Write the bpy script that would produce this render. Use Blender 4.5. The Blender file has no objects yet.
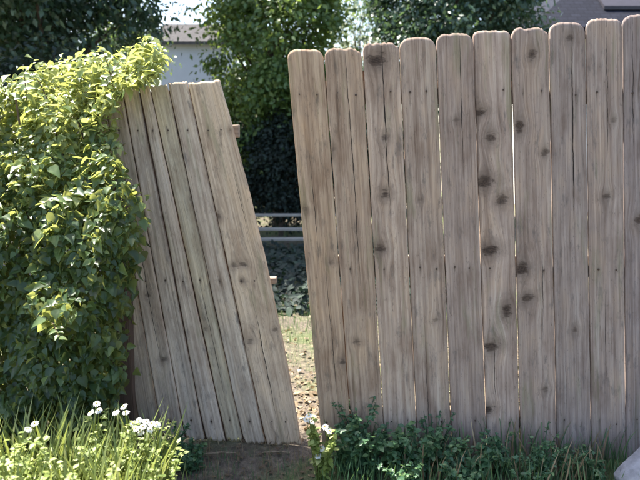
import bpy, bmesh, math, random
import numpy as np
from mathutils import Vector

random.seed(7)
rng = np.random.default_rng(7)
S = bpy.context.scene
COL = S.collection
R = math.radians

# ------------------------------------------------------------------ camera
CAM = np.array((0.0, -2.475, 1.42))
PITCH = R(10.0)
FPX = 615.0
cd = bpy.data.cameras.new('camera')
cam = bpy.data.objects.new('camera', cd)
COL.objects.link(cam)
cam.location = CAM
cam.rotation_euler = (R(90) - PITCH, 0, 0)
cd.sensor_width = 36
cd.lens = 36 * FPX / 640
cd.clip_start = 0.05
cd.clip_end = 2000
cd.dof.use_dof = True
cd.dof.focus_distance = 2.55
cd.dof.aperture_fstop = 3.6
S.camera = cam
S.render.resolution_x, S.render.resolution_y = 1024, 768

# ------------------------------------------------------------------ sky + sun
SUN_EL = R(61)
SUN_AZ = math.atan2(-0.82, 0.57)            # from +Y, towards -X: behind the fence, left
w = bpy.data.worlds.new('World')
S.world = w
w.use_nodes = True
nt = w.node_tree
sky = nt.nodes.new('ShaderNodeTexSky')
sky.sky_type = 'NISHITA'
sky.sun_disc = False
sky.sun_elevation = SUN_EL
sky.sun_rotation = SUN_AZ
sky.dust_density = 2.5
sky.ozone_density = 1.0
bg = nt.nodes['Background']
bg.inputs['Strength'].default_value = 0.115
nt.links.new(sky.outputs[0], bg.inputs[0])
sd = bpy.data.lights.new('sun', 'SUN')
sd.energy = 5.0
sd.angle = R(0.53)
sd.color = (1.0, 0.95, 0.86)
sun = bpy.data.objects.new('sun', sd)
COL.objects.link(sun)
sv = Vector((math.sin(SUN_AZ) * math.cos(SUN_EL), math.cos(SUN_AZ) * math.cos(SUN_EL), math.sin(SUN_EL)))
sun.rotation_euler = sv.to_track_quat('Z', 'Y').to_euler()
sun.location = (-6, 4, 10)
vs = S.view_settings
vs.view_transform = 'Standard'
vs.look = 'None'
vs.gamma = 1
vs.exposure = 2.0
S.render.engine = 'CYCLES'


# ------------------------------------------------------------------ helpers
def ray(px, py):
    dx, dv = (px - 320) / FPX, (240 - py) / FPX
    c, s = math.cos(PITCH), math.sin(PITCH)
    return np.array((dx, c + dv * s, -s + dv * c))


def P(px, py, Y=0.0):
    d = ray(px, py)
    return CAM + d * ((Y - CAM[1]) / d[1])


GATE_Y0, GATE_LEAN = 0.07, 0.10            # gate front: Y = Y0 + lean * z


def PG(px, py, off=0.0):
    d = ray(px, py)
    t = (GATE_Y0 + off + GATE_LEAN * CAM[2] - CAM[1]) / (d[1] - GATE_LEAN * d[2])
    return CAM + d * t


def tag(o, label=None, cat=None, group=None, kind=None):
    for k, v in (('label', label), ('category', cat), ('group', group), ('kind', kind)):
        if v:
            o[k] = v
    return o


def link(name, me, parent=None, mat=None):
    o = bpy.data.objects.new(name, me)
    COL.objects.link(o)
    if parent:
        o.parent = parent
    if mat and me and not me.materials:
        me.materials.append(mat)
    return o


def empty(name, loc, label=None, cat=None, group=None, kind=None):
    o = bpy.data.objects.new(name, None)
    COL.objects.link(o)
    o.location = loc
    o.empty_display_size = 0.05
    return tag(o, label, cat, group, kind)


def mesh_np(name, verts, faces, attrs=None, smooth=False):
    """verts (n,3); faces (m,k) array, all the same k; attrs: {name: per-vertex floats}"""
    verts = np.asarray(verts, dtype=np.float32)
    faces = np.asarray(faces, dtype=np.int32)
    me = bpy.data.meshes.new(name)
    m, k = faces.shape
    me.vertices.add(len(verts))
    me.vertices.foreach_set('co', verts.ravel())
    me.loops.add(m * k)
    me.loops.foreach_set('vertex_index', faces.ravel())
    me.polygons.add(m)
    me.polygons.foreach_set('loop_start', np.arange(0, m * k, k, dtype=np.int32))
    me.update(calc_edges=True)
    for an, av in (attrs or {}).items():
        a = me.attributes.new(an, 'FLOAT', 'POINT')
        a.data.foreach_set('value', np.asarray(av, dtype=np.float32))
    if smooth:
        me.polygons.foreach_set('use_smooth', np.ones(m, dtype=bool))
    me.validate()
    return me


def bm_mesh(name, bm, smooth=False):
    me = bpy.data.meshes.new(name)
    bm.normal_update()
    bm.to_mesh(me)
    bm.free()
    if smooth:
        me.polygons.foreach_set('use_smooth', np.ones(len(me.polygons), dtype=bool))
    return me


def add_hex(bm, c8):
    """box from 8 corners: bottom 4 (ccw) then top 4"""
    v = [bm.verts.new(c) for c in c8]
    for f in ((3, 2, 1, 0), (4, 5, 6, 7), (0, 1, 5, 4), (1, 2, 6, 5), (2, 3, 7, 6), (3, 0, 4, 7)):
        bm.faces.new([v[i] for i in f])
    return v


def box_mesh(name, x0, x1, y0, y1, z0, z1, bev=0.0, shear=0.0):
    bm = bmesh.new()
    add_hex(bm, [(x0, y0, z0), (x1, y0, z0 + shear), (x1, y1, z0 + shear), (x0, y1, z0),
                 (x0, y0, z1), (x1, y0, z1 + shear), (x1, y1, z1 + shear), (x0, y1, z1)])
    if bev:
        bmesh.ops.bevel(bm, geom=bm.edges[:], offset=bev, segments=2, affect='EDGES')
    return bm_mesh(name, bm)


def tube_np(pts, radii, n=7):
    """tube arrays (verts, quads) along pts"""
    pts = [Vector(p) for p in pts]
    V, F = [], []
    ref = Vector((0.31, 0.77, 0.55)).normalized()
    for i, p in enumerate(pts):
        d = (pts[min(i + 1, len(pts) - 1)] - pts[max(i - 1, 0)]).normalized()
        a = d.cross(ref).normalized()
        b = d.cross(a)
        for k in range(n):
            t = 2 * math.pi * k / n
            V.append(p + (a * math.cos(t) + b * math.sin(t)) * radii[i])
        if i:
            o = (i - 1) * n
            for k in range(n):
                F.append((o + k, o + (k + 1) % n, o + n + (k + 1) % n, o + n + k))
    return [tuple(v) for v in V], F


def tubes_mesh(name, list_of):
    V, F = [], []
    for pts, rad, n in list_of:
        v, f = tube_np(pts, rad, n)
        o = len(V)
        V += v
        F += [tuple(i + o for i in q) for q in f]
    return mesh_np(name, V, F, smooth=True)


def fbm(x, y, seed=0):
    """cheap smooth value noise, numpy arrays"""
    x = np.asarray(x, float)
    y = np.asarray(y, float)
    out = np.zeros(np.broadcast(x, y).shape)
    amp = 1.0
    for o in range(3):
        f = 2.0 ** o
        xi, yi = np.floor(x * f), np.floor(y * f)
        fx, fy = x * f - xi, y * f - yi
        fx, fy = fx * fx * (3 - 2 * fx), fy * fy * (3 - 2 * fy)
        h = lambda a, b: np.modf(np.abs(np.sin(a * 127.1 + b * 311.7 + seed * 74.7 + o * 19.3) * 43758.5453))[0]
        out += amp * ((h(xi, yi) * (1 - fx) + h(xi + 1, yi) * fx) * (1 - fy)
                      + (h(xi, yi + 1) * (1 - fx) + h(xi + 1, yi + 1) * fx) * fy - 0.5)
        amp *= 0.5
    return out


# ------------------------------------------------------------------ materials
class N:
    def __init__(self, name):
        self.m = bpy.data.materials.new(name)
        self.m.use_nodes = True
        self.t = self.m.node_tree
        self.b = self.t.nodes['Principled BSDF']
        self.out = self.t.nodes['Material Output']

    def n(self, typ, **kw):
        nd = self.t.nodes.new(typ)
        for k, v in kw.items():
            setattr(nd, k, v)
        return nd

    def set(self, sock, v):
        if hasattr(v, 'is_linked'):
            self.t.links.new(v, sock)
        else:
            sock.default_value = v

    def math(self, op, a, b=0.0, clamp=False):
        nd = self.n('ShaderNodeMath', operation=op, use_clamp=clamp)
        self.set(nd.inputs[0], a)
        self.set(nd.inputs[1], b)
        return nd.outputs[0]

    def attr(self, name):
        return self.n('ShaderNodeAttribute', attribute_name=name).outputs['Fac']

    def comb(self, x, y, z):
        nd = self.n('ShaderNodeCombineXYZ')
        for i, v in enumerate((x, y, z)):
            self.set(nd.inputs[i], v)
        return nd.outputs[0]

    def noise(self, vec, scale=1.0, detail=4.0, rough=0.55):
        nd = self.n('ShaderNodeTexNoise')
        self.set(nd.inputs['Vector'], vec)
        nd.inputs['Scale'].default_value = scale
        nd.inputs['Detail'].default_value = detail
        nd.inputs['Roughness'].default_value = rough
        return nd.outputs['Fac']

    def ramp(self, fac, stops):
        nd = self.n('ShaderNodeValToRGB')
        self.set(nd.inputs[0], fac)
        el = nd.color_ramp.elements
        while len(el) < len(stops):
            el.new(0.5)
        for e, (p, c) in zip(el, stops):
            e.position = p
            e.color = (*c, 1) if len(c) == 3 else c
        return nd.outputs[0]

    def mix(self, fac, a, b, mode='MIX'):
        nd = self.n('ShaderNodeMix', data_type='RGBA', blend_type=mode)
        self.set(nd.inputs[0], fac)
        for i, v in ((6, a), (7, b)):
            if isinstance(v, tuple) and len(v) == 3:
                v = (*v, 1)
            self.set(nd.inputs[i], v)
        return nd.outputs[2]

    def bump(self, h, strength=0.5, dist=0.002, prev=None):
        nd = self.n('ShaderNodeBump')
        nd.inputs['Strength'].default_value = strength
        nd.inputs['Distance'].default_value = dist
        self.set(nd.inputs['Height'], h)
        if prev is not None:
            self.set(nd.inputs['Normal'], prev)
        return nd.outputs[0]


def wood_mat(name, dark, mid, light):
    k = N(name)
    gu, gv, sd_ = k.attr('gu'), k.attr('gv'), k.attr('seed')
    fine = k.noise(k.comb(k.math('MULTIPLY', gu, 420), k.math('MULTIPLY', gv, 5), sd_), 1, 3, .6)
    mid_n = k.noise(k.comb(k.math('MULTIPLY', gu, 90), k.math('MULTIPLY', gv, 1.6), sd_), 1, 4, .6)
    blot = k.noise(k.comb(k.math('MULTIPLY', gu, 14), k.math('MULTIPLY', gv, 4.5), sd_), 1, 4, .6)
    speck = k.noise(k.comb(k.math('MULTIPLY', gu, 130), k.math('MULTIPLY', gv, 45), sd_), 1, 4, .7)
    g = k.math('ADD', k.math('MULTIPLY', fine, .35), k.math('MULTIPLY', mid_n, .65))
    col = k.ramp(g, [(.30, dark), (.50, mid), (.68, light)])
    bl = k.ramp(blot, [(.3, (.66, .60, .56)), (.5, (1, 1, 1)), (.72, (1.22, 1.16, 1.05))])
    col = k.mix(.9, col, bl, 'MULTIPLY')
    col = k.mix(k.ramp(speck, [(.60, (0, 0, 0)), (.72, (.55, .55, .55))]), col, (.075, .060, .050))
    mil = k.noise(k.comb(k.math('MULTIPLY', gu, 34), k.math('MULTIPLY', gv, 9), sd_), 1, 5, .72)
    col = k.mix(k.ramp(mil, [(.56, (0, 0, 0)), (.70, (.6, .6, .6))]), col, (.10, .092, .088))
    alg = k.noise(k.comb(k.math('MULTIPLY', gu, 22), k.math('MULTIPLY', gv, 2.4), k.math('ADD', sd_, 17)), 1, 4, .65)
    col = k.mix(k.ramp(alg, [(.57, (0, 0, 0)), (.70, (.5, .5, .5))]), col, (.205, .200, .120))
    pale = k.noise(k.comb(k.math('MULTIPLY', gu, 55), k.math('MULTIPLY', gv, 2.2), k.math('ADD', sd_, 40)), 1, 4, .65)
    col = k.mix(k.ramp(pale, [(.55, (0, 0, 0)), (.72, (.55, .55, .55))]), col, (.50, .435, .37))
    inf = k.n('ShaderNodeObjectInfo')
    col = k.mix(1.0, col, inf.outputs['Color'], 'MULTIPLY')
    knot = k.attr('knot')
    kn = k.math('MULTIPLY', knot, k.math('ADD', .70, k.math('MULTIPLY', fine, .8)), True)
    col = k.mix(kn, col, (.050, .034, .026))
    v3 = k.comb(k.math('MULTIPLY', gu, 1), k.math('MULTIPLY', gv, 1), sd_)
    wn = k.noise(v3, 55, 5, .7)
    q = k.math('ADD', k.attr('kq'), k.math('MULTIPLY', k.math('SUBTRACT', wn, .5), 2.6))
    halo = k.ramp(k.math('DIVIDE', q, 2.6), [(.25, (.62, .62, .62)), (.95, (0, 0, 0))])
    ks_ = k.attr('ks')
    col = k.mix(k.math('MULTIPLY', halo, ks_), col, (.120, .088, .070))
    ring = k.math('SINE', k.math('MULTIPLY', q, 17))
    core = k.mix(k.math('ADD', .5, k.math('MULTIPLY', ring, .38)), (.022, .015, .012), (.080, .052, .038))
    cm = k.ramp(q, [(.45, (.95, .95, .95)), (.98, (0, 0, 0))])
    col = k.mix(k.math('MULTIPLY', cm, ks_), col, core)
    cwn = k.math('MULTIPLY', k.math('SUBTRACT', k.noise(k.comb(0.0, k.math('MULTIPLY', gv, 14), sd_), 1, 4, .6), .5), .009)
    wvar = k.noise(k.comb(3.0, k.math('MULTIPLY', gv, 9), sd_), 1, 3, .6)
    for c_i in '01':
        dd = k.math('ABSOLUTE', k.math('ADD', k.attr('cd' + c_i), cwn))
        ww = k.math('ADD', k.math('MULTIPLY', k.attr('ce' + c_i), k.math('MULTIPLY', wvar, 1.7)), .00002)
        cmk = k.ramp(k.math('MULTIPLY', k.math('DIVIDE', dd, ww), .25), [(.16, (1, 1, 1)), (.34, (0, 0, 0))])
        col = k.mix(cmk, col, (.016, .012, .010))
    k.set(k.b.inputs['Base Color'], col)
    k.b.inputs['Roughness'].default_value = .88
    k.b.inputs['Specular IOR Level'].default_value = .25
    b1 = k.bump(g, .75, .0025)
    b2 = k.bump(speck, .3, .0012, b1)
    k.set(k.b.inputs['Normal'], b2)
    return k.m


def plain_wood(name, dark, light, axis=0):
    """generic wood, object coordinates, grain along axis"""
    k = N(name)
    tc = k.n('ShaderNodeTexCoord').outputs['Object']
    mp = k.n('ShaderNodeMapping')
    k.set(mp.inputs[0], tc)
    sc = [70, 70, 70]
    sc[axis] = 2.5
    mp.inputs['Scale'].default_value = sc
    n1 = k.noise(mp.outputs[0], 1, 4, .6)
    n2 = k.noise(tc, 7, 3)
    col = k.ramp(n1, [(.3, dark), (.7, light)])
    col = k.mix(.6, col, k.ramp(n2, [(.3, (.7, .66, .62)), (.7, (1.1, 1.1, 1.08))]), 'MULTIPLY')
    k.set(k.b.inputs['Base Color'], col)
    k.b.inputs['Roughness'].default_value = .85
    k.set(k.b.inputs['Normal'], k.bump(n1, .6, .003))
    return k.m


def leaf_mat(name, stops, trans=(.30, .42, .05), tf=.35, rough=.42):
    k = N(name)
    lv = k.attr('lv')
    inf = k.n('ShaderNodeObjectInfo')
    pos = k.n('ShaderNodeNewGeometry').outputs['Position']
    n1 = k.noise(pos, 60, 2)
    f = k.math('ADD', k.math('ADD', lv, k.math('MULTIPLY', inf.outputs['Random'], .0)), k.math('MULTIPLY', k.math('SUBTRACT', n1, .5), .35), True)
    col = k.ramp(f, stops)
    k.set(k.b.inputs['Base Color'], col)
    k.b.inputs['Roughness'].default_value = rough
    k.b.inputs['Specular IOR Level'].default_value = .45
    tr = k.n('ShaderNodeBsdfTranslucent')
    k.set(tr.inputs[0], k.mix(.75, col, trans, 'MIX'))
    mx = k.n('ShaderNodeMixShader')
    mx.inputs[0].default_value = tf
    k.t.links.new(k.b.outputs[0], mx.inputs[1])
    k.t.links.new(tr.outputs[0], mx.inputs[2])
    k.t.links.new(mx.outputs[0], k.out.inputs['Surface'])
    return k.m


def simple(name, col, rough=.8, var=.25, scale=20, bump=.0, metallic=0.0):
    k = N(name)
    pos = k.n('ShaderNodeNewGeometry').outputs['Position']
    n1 = k.noise(pos, scale, 5, .6)
    c = k.ramp(n1, [(.3, tuple(v * (1 - var) for v in col)), (.7, tuple(v * (1 + var) for v in col))])
    k.set(k.b.inputs['Base Color'], c)
    k.b.inputs['Roughness'].default_value = rough
    k.b.inputs['Metallic'].default_value = metallic
    if bump:
        k.set(k.b.inputs['Normal'], k.bump(n1, .6, bump))
    return k.m


M = {}
M['fence'] = wood_mat('weathered_fence_wood', (.170, .122, .097), (.325, .258, .216), (.462, .382, .328))
M['gate'] = wood_mat('weathered_gate_wood', (.225, .172, .128), (.440, .358, .284), (.605, .510, .415))
M['rail'] = plain_wood('rail_wood', (.16, .12, .09), (.34, .27, .21), 0)
M['post'] = plain_wood('post_wood', (.055, .032, .022), (.135, .082, .058), 2)
M['timber'] = plain_wood('pale_timber', (.22, .20, .17), (.42, .40, .36), 0)
M['nail'] = simple('rusty_nail', (.06, .038, .028), .6, .3, 300, metallic=.4)
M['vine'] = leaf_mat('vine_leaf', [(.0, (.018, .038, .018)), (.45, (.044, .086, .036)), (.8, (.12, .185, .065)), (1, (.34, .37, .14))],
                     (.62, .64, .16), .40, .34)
M['stem'] = simple('vine_stem', (.11, .075, .05), .9, .3, 60)
M['tree_a'] = leaf_mat('tree_leaf_dark', [(.0, (.018, .045, .034)), (.6, (.042, .085, .060)), (1, (.12, .17, .11))], (.18, .29, .09), .25, .36)
M['tree_b'] = leaf_mat('tree_leaf_mid', [(.0, (.032, .070, .022)), (.6, (.085, .150, .045)), (1, (.19, .25, .08))], (.34, .46, .08), .32, .42)
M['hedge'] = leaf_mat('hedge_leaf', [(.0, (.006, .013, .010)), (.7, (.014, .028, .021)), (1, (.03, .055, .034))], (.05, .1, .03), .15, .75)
M['pale'] = leaf_mat('pale_leaf', [(.0, (.16, .20, .12)), (.6, (.30, .33, .22)), (1, (.50, .50, .42))], (.45, .5, .3), .35, .5)
M['bark'] = simple('bark', (.075, .055, .04), .95, .4, 30, .01)
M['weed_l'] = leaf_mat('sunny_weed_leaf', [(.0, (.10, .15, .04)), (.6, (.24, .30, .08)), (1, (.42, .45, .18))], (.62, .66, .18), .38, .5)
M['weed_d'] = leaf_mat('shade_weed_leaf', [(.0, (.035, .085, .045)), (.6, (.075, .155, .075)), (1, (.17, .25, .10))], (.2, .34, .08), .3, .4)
M['grass'] = leaf_mat('grass_blade', [(.0, (.08, .12, .035)), (.6, (.20, .25, .07)), (1, (.40, .40, .17))], (.4, .45, .1), .3, .5)
M['dry'] = leaf_mat('dry_leaf', [(.0, (.10, .068, .042)), (.6, (.22, .16, .095)), (1, (.46, .37, .23))], (.5, .4, .2), .2, .7)
M['petal'] = leaf_mat('white_petal', [(0, (.72, .72, .68)), (1, (.84, .83, .80))], (.85, .85, .78), .35, .5)
M['eye'] = simple('flower_eye', (.55, .40, .05), .8, .2, 200)
M['twig'] = simple('dry_twig', (.24, .18, .12), .9, .3, 80)
M['stone'] = simple('pale_stone', (.27, .27, .29), .85, .28, 26, .010)
M['roof'] = None

# ------------------------------------------------------------------ leaves
# leaf templates: x = across, y = along (base at 0, tip at 1), z = normal
LEAF_OVATE = (np.array([(0, 0, 0), (-.30, .28, .06), (-.28, .62, .05), (0, 1, -.10), (.28, .62, .05), (.30, .28, .06), (0, .5, -.03)]),
              np.array([(0, 6, 1), (1, 6, 2), (2, 6, 3), (3, 6, 4), (4, 6, 5), (5, 6, 0)]))
LEAF_LOBED = (np.array([(0, 0, 0), (-.24, -.08, .02), (-.48, .26, .05), (-.26, .42, .03), (-.24, .70, .03), (0, 1, -.10),
                        (.24, .70, .03), (.26, .42, .03), (.48, .26, .05), (.24, -.08, .02), (0, .42, -.04)]),
              np.array([(0, 10, 1), (1, 10, 2), (2, 10, 3), (3, 10, 4), (4, 10, 5), (5, 10, 6), (6, 10, 7), (7, 10, 8), (8, 10, 9), (9, 10, 0)]))
LEAF_MIX = (np.array([(0, 0, 0), (-.30, .06, .03), (-.36, .30, .08), (-.20, .66, .04), (.03, 1, -.14), (.20, .66, .04), (.36, .30, .08), (.30, .06, .03), (0, .45, -.04)]),
            np.array([(0, 8, 1), (1, 8, 2), (2, 8, 3), (3, 8, 4), (4, 8, 5), (5, 8, 6), (6, 8, 7), (7, 8, 0)]))
LEAF_SMALL = (np.array([(0, 0, 0), (-.28, .45, .07), (0, 1, -.06), (.28, .45, .07)]), np.array([(0, 2, 1), (0, 3, 2)]))
BLADE = (np.array([(-.012, 0, 0), (.012, 0, 0), (-.010, .45, .05), (.010, .45, .05), (-.006, .8, .17), (.006, .8, .17), (0, 1, .30)]),
         np.array([(0, 1, 3), (0, 3, 2), (2, 3, 5), (2, 5, 4), (4, 5, 6)]))


def leaf_cloud(name, pts, normals, tips, sizes, tmpl, lv):
    tv, tf = tmpl
    n = len(pts)
    nn = normals / (np.linalg.norm(normals, axis=1, keepdims=True) + 1e-9)
    t = tips - nn * np.sum(tips * nn, axis=1, keepdims=True)
    t /= np.linalg.norm(t, axis=1, keepdims=True) + 1e-9
    b = np.cross(t, nn)
    V = (pts[:, None, :] + sizes[:, None, None] *
         (tv[None, :, 0:1] * b[:, None, :] + tv[None, :, 1:2] * t[:, None, :] + tv[None, :, 2:3] * nn[:, None, :]))
    F = tf[None] + (np.arange(n) * len(tv))[:, None, None]
    return mesh_np(name, V.reshape(-1, 3), F.reshape(-1, 3), {'lv': np.repeat(np.clip(lv, 0, 1), len(tv))})


def rnd(n, s=1.0):
    return rng.normal(0, s, (n, 3))


# ------------------------------------------------------------------ ground
def gz(x, y):
    x, y = np.asarray(x, float), np.asarray(y, float)
    near = np.exp(-((x / 9) ** 2 + (y / 9) ** 2))
    z = near * (0.035 * fbm(x * 1.3, y * 1.3, 3) + 0.016 * fbm(x * 6, y * 6, 5))
    z += 0.035 * np.exp(-((x + .45) / .5) ** 2 - ((y - .05) / .35) ** 2)
    return z


def ground():
    ax = np.concatenate([-np.geomspace(400, 3.4, 26), np.linspace(-3.2, 3.2, 130), np.geomspace(3.4, 400, 26)])
    ay = np.concatenate([-np.geomspace(400, 1.2, 24), np.linspace(-1.1, 3.5, 110), np.geomspace(3.7, 400, 30)])
    X, Y = np.meshgrid(ax, ay)
    V = np.stack([X, Y, gz(X, Y)], -1).reshape(-1, 3)
    nx, ny = len(ax), len(ay)
    i = (np.arange(ny - 1)[:, None] * nx + np.arange(nx - 1)[None]).ravel()
    F = np.stack([i, i + 1, i + nx + 1, i + nx], -1)
    k = N('yard_soil')
    pos = k.n('ShaderNodeNewGeometry').outputs['Position']
    n1 = k.noise(pos, 1.1, 5, .6)
    n2 = k.noise(pos, 38, 5, .7)
    n3 = k.noise(pos, 170, 4, .7)
    soil = k.ramp(n2, [(.28, (.060, .048, .036)), (.5, (.13, .105, .080)), (.72, (.25, .205, .150))])
    grass = k.ramp(n2, [(.3, (.050, .075, .025)), (.7, (.14, .165, .06))])
    col = k.mix(k.ramp(n1, [(.46, (0, 0, 0)), (.60, (1, 1, 1))]), soil, grass)
    col = k.mix(.5, col, k.ramp(n3, [(.3, (.6, .58, .55)), (.7, (1.3, 1.25, 1.2))]), 'MULTIPLY')
    k.set(k.b.inputs['Base Color'], col)
    k.b.inputs['Roughness'].default_value = .95
    k.set(k.b.inputs['Normal'], k.bump(n3, .7, .006, k.bump(n2, .8, .02)))
    o = link('ground', mesh_np('ground', V, F, smooth=True), None, k.m)
    tag(o, kind='structure')


ground()


# ------------------------------------------------------------------ boards
def board_mesh(name, bl, br, tl, tr, thick, knots=(), nails=(), cracks=(), ear=0.0, seed=0.0, nu=26, nv=150, org=(0, 0, 0), wob=.0012, topjag=0.0, rbow=0.0, botjag=0.0):
    """a weathered board: four front corners (world), thickness goes to +Y; origin org.
    knots: (x, z, r) on the front; nails: (x, z); cracks: (u, v0, v1, w)"""
    bl, br, tl, tr = (np.array(c, float) for c in (bl, br, tl, tr))
    s = np.linspace(-1, 1, nu + 1)
    s = np.sign(s) * (1 - (1 - np.abs(s)) ** 1.35)          # finer at the edges
    u = s / 2 + .5
    v = np.linspace(0, 1, nv + 1)
    U, Vv = np.meshgrid(u, v)
    wid = float(np.linalg.norm(br - bl) + np.linalg.norm(tr - tl)) / 2
    hei = float(np.linalg.norm(tl - bl))
    # top outline: rounded dog ears
    e = np.clip((np.abs(u - .5) * wid - (wid / 2 - ear)) / max(ear, 1e-6), 0, 1) if ear else np.zeros_like(u)
    drop = ear * .95 * (1 - np.sqrt(np.clip(1 - e ** 1.9, 0, 1))) if ear else np.zeros_like(u)
    drop = drop + topjag * np.abs(fbm(u * 9, u * 0 + seed, 9))
    vt = 1 - (drop[None, :] / hei)
    Vw = Vv * vt
    left = bl[None, None] + (tl - bl)[None, None] * Vw[..., None]
    right = br[None, None] + (tr - br)[None, None] * Vw[..., None]
    Pf = left + (right - left) * U[..., None]
    Pf[..., 0] += rbow * np.sin(math.pi * Vw ** .9) * U
    X, Z = Pf[..., 0].copy(), Pf[..., 2].copy()
    # wavy edges and face
    Pf[..., 0] += wob * 2.0 * fbm(Z * 7 + seed * 3.1, U * 1.2 + seed, 11)
    edge = np.clip((np.abs(U - .5) * 2 - .93) / .07, 0, 1)
    edge = np.maximum(edge, np.clip((Vv - (1 - .004)) / .004, 0, 1))
    relief = .0030 * edge ** 2 + .0016 * fbm(X * 60 + seed, Z * 2.2, 17) + .0030 * fbm(X * 5 + seed * 2, Z * 1.4, 23)
    relief += .0022 * (np.abs(U - .5) * 2) ** 2 * math.sin(seed * 5.3)
    knot = np.zeros_like(X)
    kq = np.full_like(X, 6.0)
    ks = np.zeros_like(X)
    gu = (U - .5) * wid + seed
    gv = Vw * hei
    for (kx, kz, kr) in knots:
        dx, dz = X - kx, Z - kz
        asp = .80 + .5 * abs(math.sin(kx * 91 + kz * 57))
        rt = math.sin(kx * 43 + kz * 29)
        q = np.sqrt(((dx + rt * dz * .4) / (kr * asp)) ** 2 + ((dz - rt * dx * .4) / (kr / asp)) ** 2)
        st_ = min(1.0, max(.38, (kr * 240 - 1.8) / 3.6)) * (.82 + .18 * abs(math.sin(kx * 51)))
        ks = np.where(q < kq, st_, ks)
        kq = np.minimum(kq, q)
        m = np.clip(1.2 - q, 0, 1)
        # smear of stain above and below
        sm = np.exp(-(dx / (kr * .9)) ** 2 - (dz / (kr * 4)) ** 2) * .35
        knot = np.maximum(knot, sm * (.7 + fbm(X * 150, Z * 9, 41)))
        gu = gu - dx * .85 * np.exp(-(dx / (1.6 * kr)) ** 2 - (dz / (2.4 * kr)) ** 2)
        relief = relief + .002 * m
    for (nx_, nz_) in nails:
        dx, dz = X - nx_, Z - nz_
        st = np.exp(-(dx / .0035) ** 2) * np.where(dz < 0, np.exp(dz / .035), np.exp(-dz / .012))
        knot = np.maximum(knot, st * (.35 + .6 * abs(math.sin(nx_ * 313 + nz_ * 171))))
    cds, ces = [np.full_like(X, .5), np.full_like(X, .5)], [np.zeros_like(X), np.zeros_like(X)]
    for c_i, (cu, v0, v1, cw) in enumerate(cracks[:2]):
        path = cu + .05 * fbm(Z * 2.2 + seed, Z * 0 + cu * 10, 51)
        cds[c_i] = (U - path) * wid
        ces[c_i] = np.clip((Vv - v0) / .12, 0, 1) * np.clip((v1 - Vv) / .12, 0, 1) * cw
        relief = relief + .003 * np.exp(-(cds[c_i] / .005) ** 2) * (ces[c_i] > 0)
    Pf[..., 2] += botjag * np.abs(fbm(U * 7 + seed, U * 0 + 2, 77)) * 2 * (1 - Vv) ** 14
    Pf[..., 1] += relief
    tw = .016 * math.sin(seed * 9.7) * (Vw - .35) * (U - .5)
    Pf[..., 1] += tw
    nrm = np.array((0, 1, 0.0))
    Pb = Pf.copy()
    Pb[..., 1] = Pf[..., 1] - relief - tw * .9 + thick - .002 * edge ** 2
    n1 = (nu + 1) * (nv + 1)
    V = np.concatenate([Pf.reshape(-1, 3), Pb.reshape(-1, 3)]) - np.array(org)
    i = (np.arange(nv)[:, None] * (nu + 1) + np.arange(nu)[None]).ravel()
    F = [np.stack([i, i + 1, i + nu + 2, i + nu + 1], -1), np.stack([i + nu + 1, i + nu + 2, i + 1, i], -1) + n1]
    a = np.arange(nv) * (nu + 1)
    F.append(np.stack([a + n1, a, a + nu + 1, a + nu + 1 + n1], -1))
    a = a + nu
    F.append(np.stack([a, a + n1, a + nu + 1 + n1, a + nu + 1], -1))
    a = np.arange(nu)
    F.append(np.stack([a + 1, a, a + n1, a + 1 + n1], -1))
    a = a + nv * (nu + 1)
    F.append(np.stack([a, a + 1, a + 1 + n1, a + n1], -1))
    dbl = lambda q: np.concatenate([q.ravel(), q.ravel()])
    at = {'gu': dbl(gu), 'gv': dbl(gv), 'knot': np.concatenate([knot.ravel(), knot.ravel() * .3]),
          'ks': dbl(ks), 'kq': np.concatenate([kq.ravel(), kq.ravel() * 0 + 6]), 'cd0': dbl(cds[0]), 'cd1': dbl(cds[1]),
          'ce0': dbl(ces[0]), 'ce1': dbl(ces[1]), 'seed': np.full(2 * n1, seed * 7.31)}
    return mesh_np(name, V, np.concatenate(F), at, smooth=False)


def nails_mesh(name, pts, org):
    bm = bmesh.new()
    for p in pts:
        r = random.uniform(.0026, .0042)
        v0 = [bm.verts.new((p[0] - org[0] + r * math.cos(t), p[1] - org[1] - .0015, p[2] - org[2] + r * math.sin(t))) for t in [2 * math.pi * q / 8 for q in range(8)]]
        v1 = [bm.verts.new((v.co.x, v.co.y + .006, v.co.z)) for v in v0]
        bm.faces.new(v0)
        for q in range(8):
            bm.faces.new((v0[q], v1[q], v1[(q + 1) % 8], v0[(q + 1) % 8]))
    bmesh.ops.recalc_face_normals(bm, faces=bm.faces[:])
    return bm_mesh(name, bm)


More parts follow.
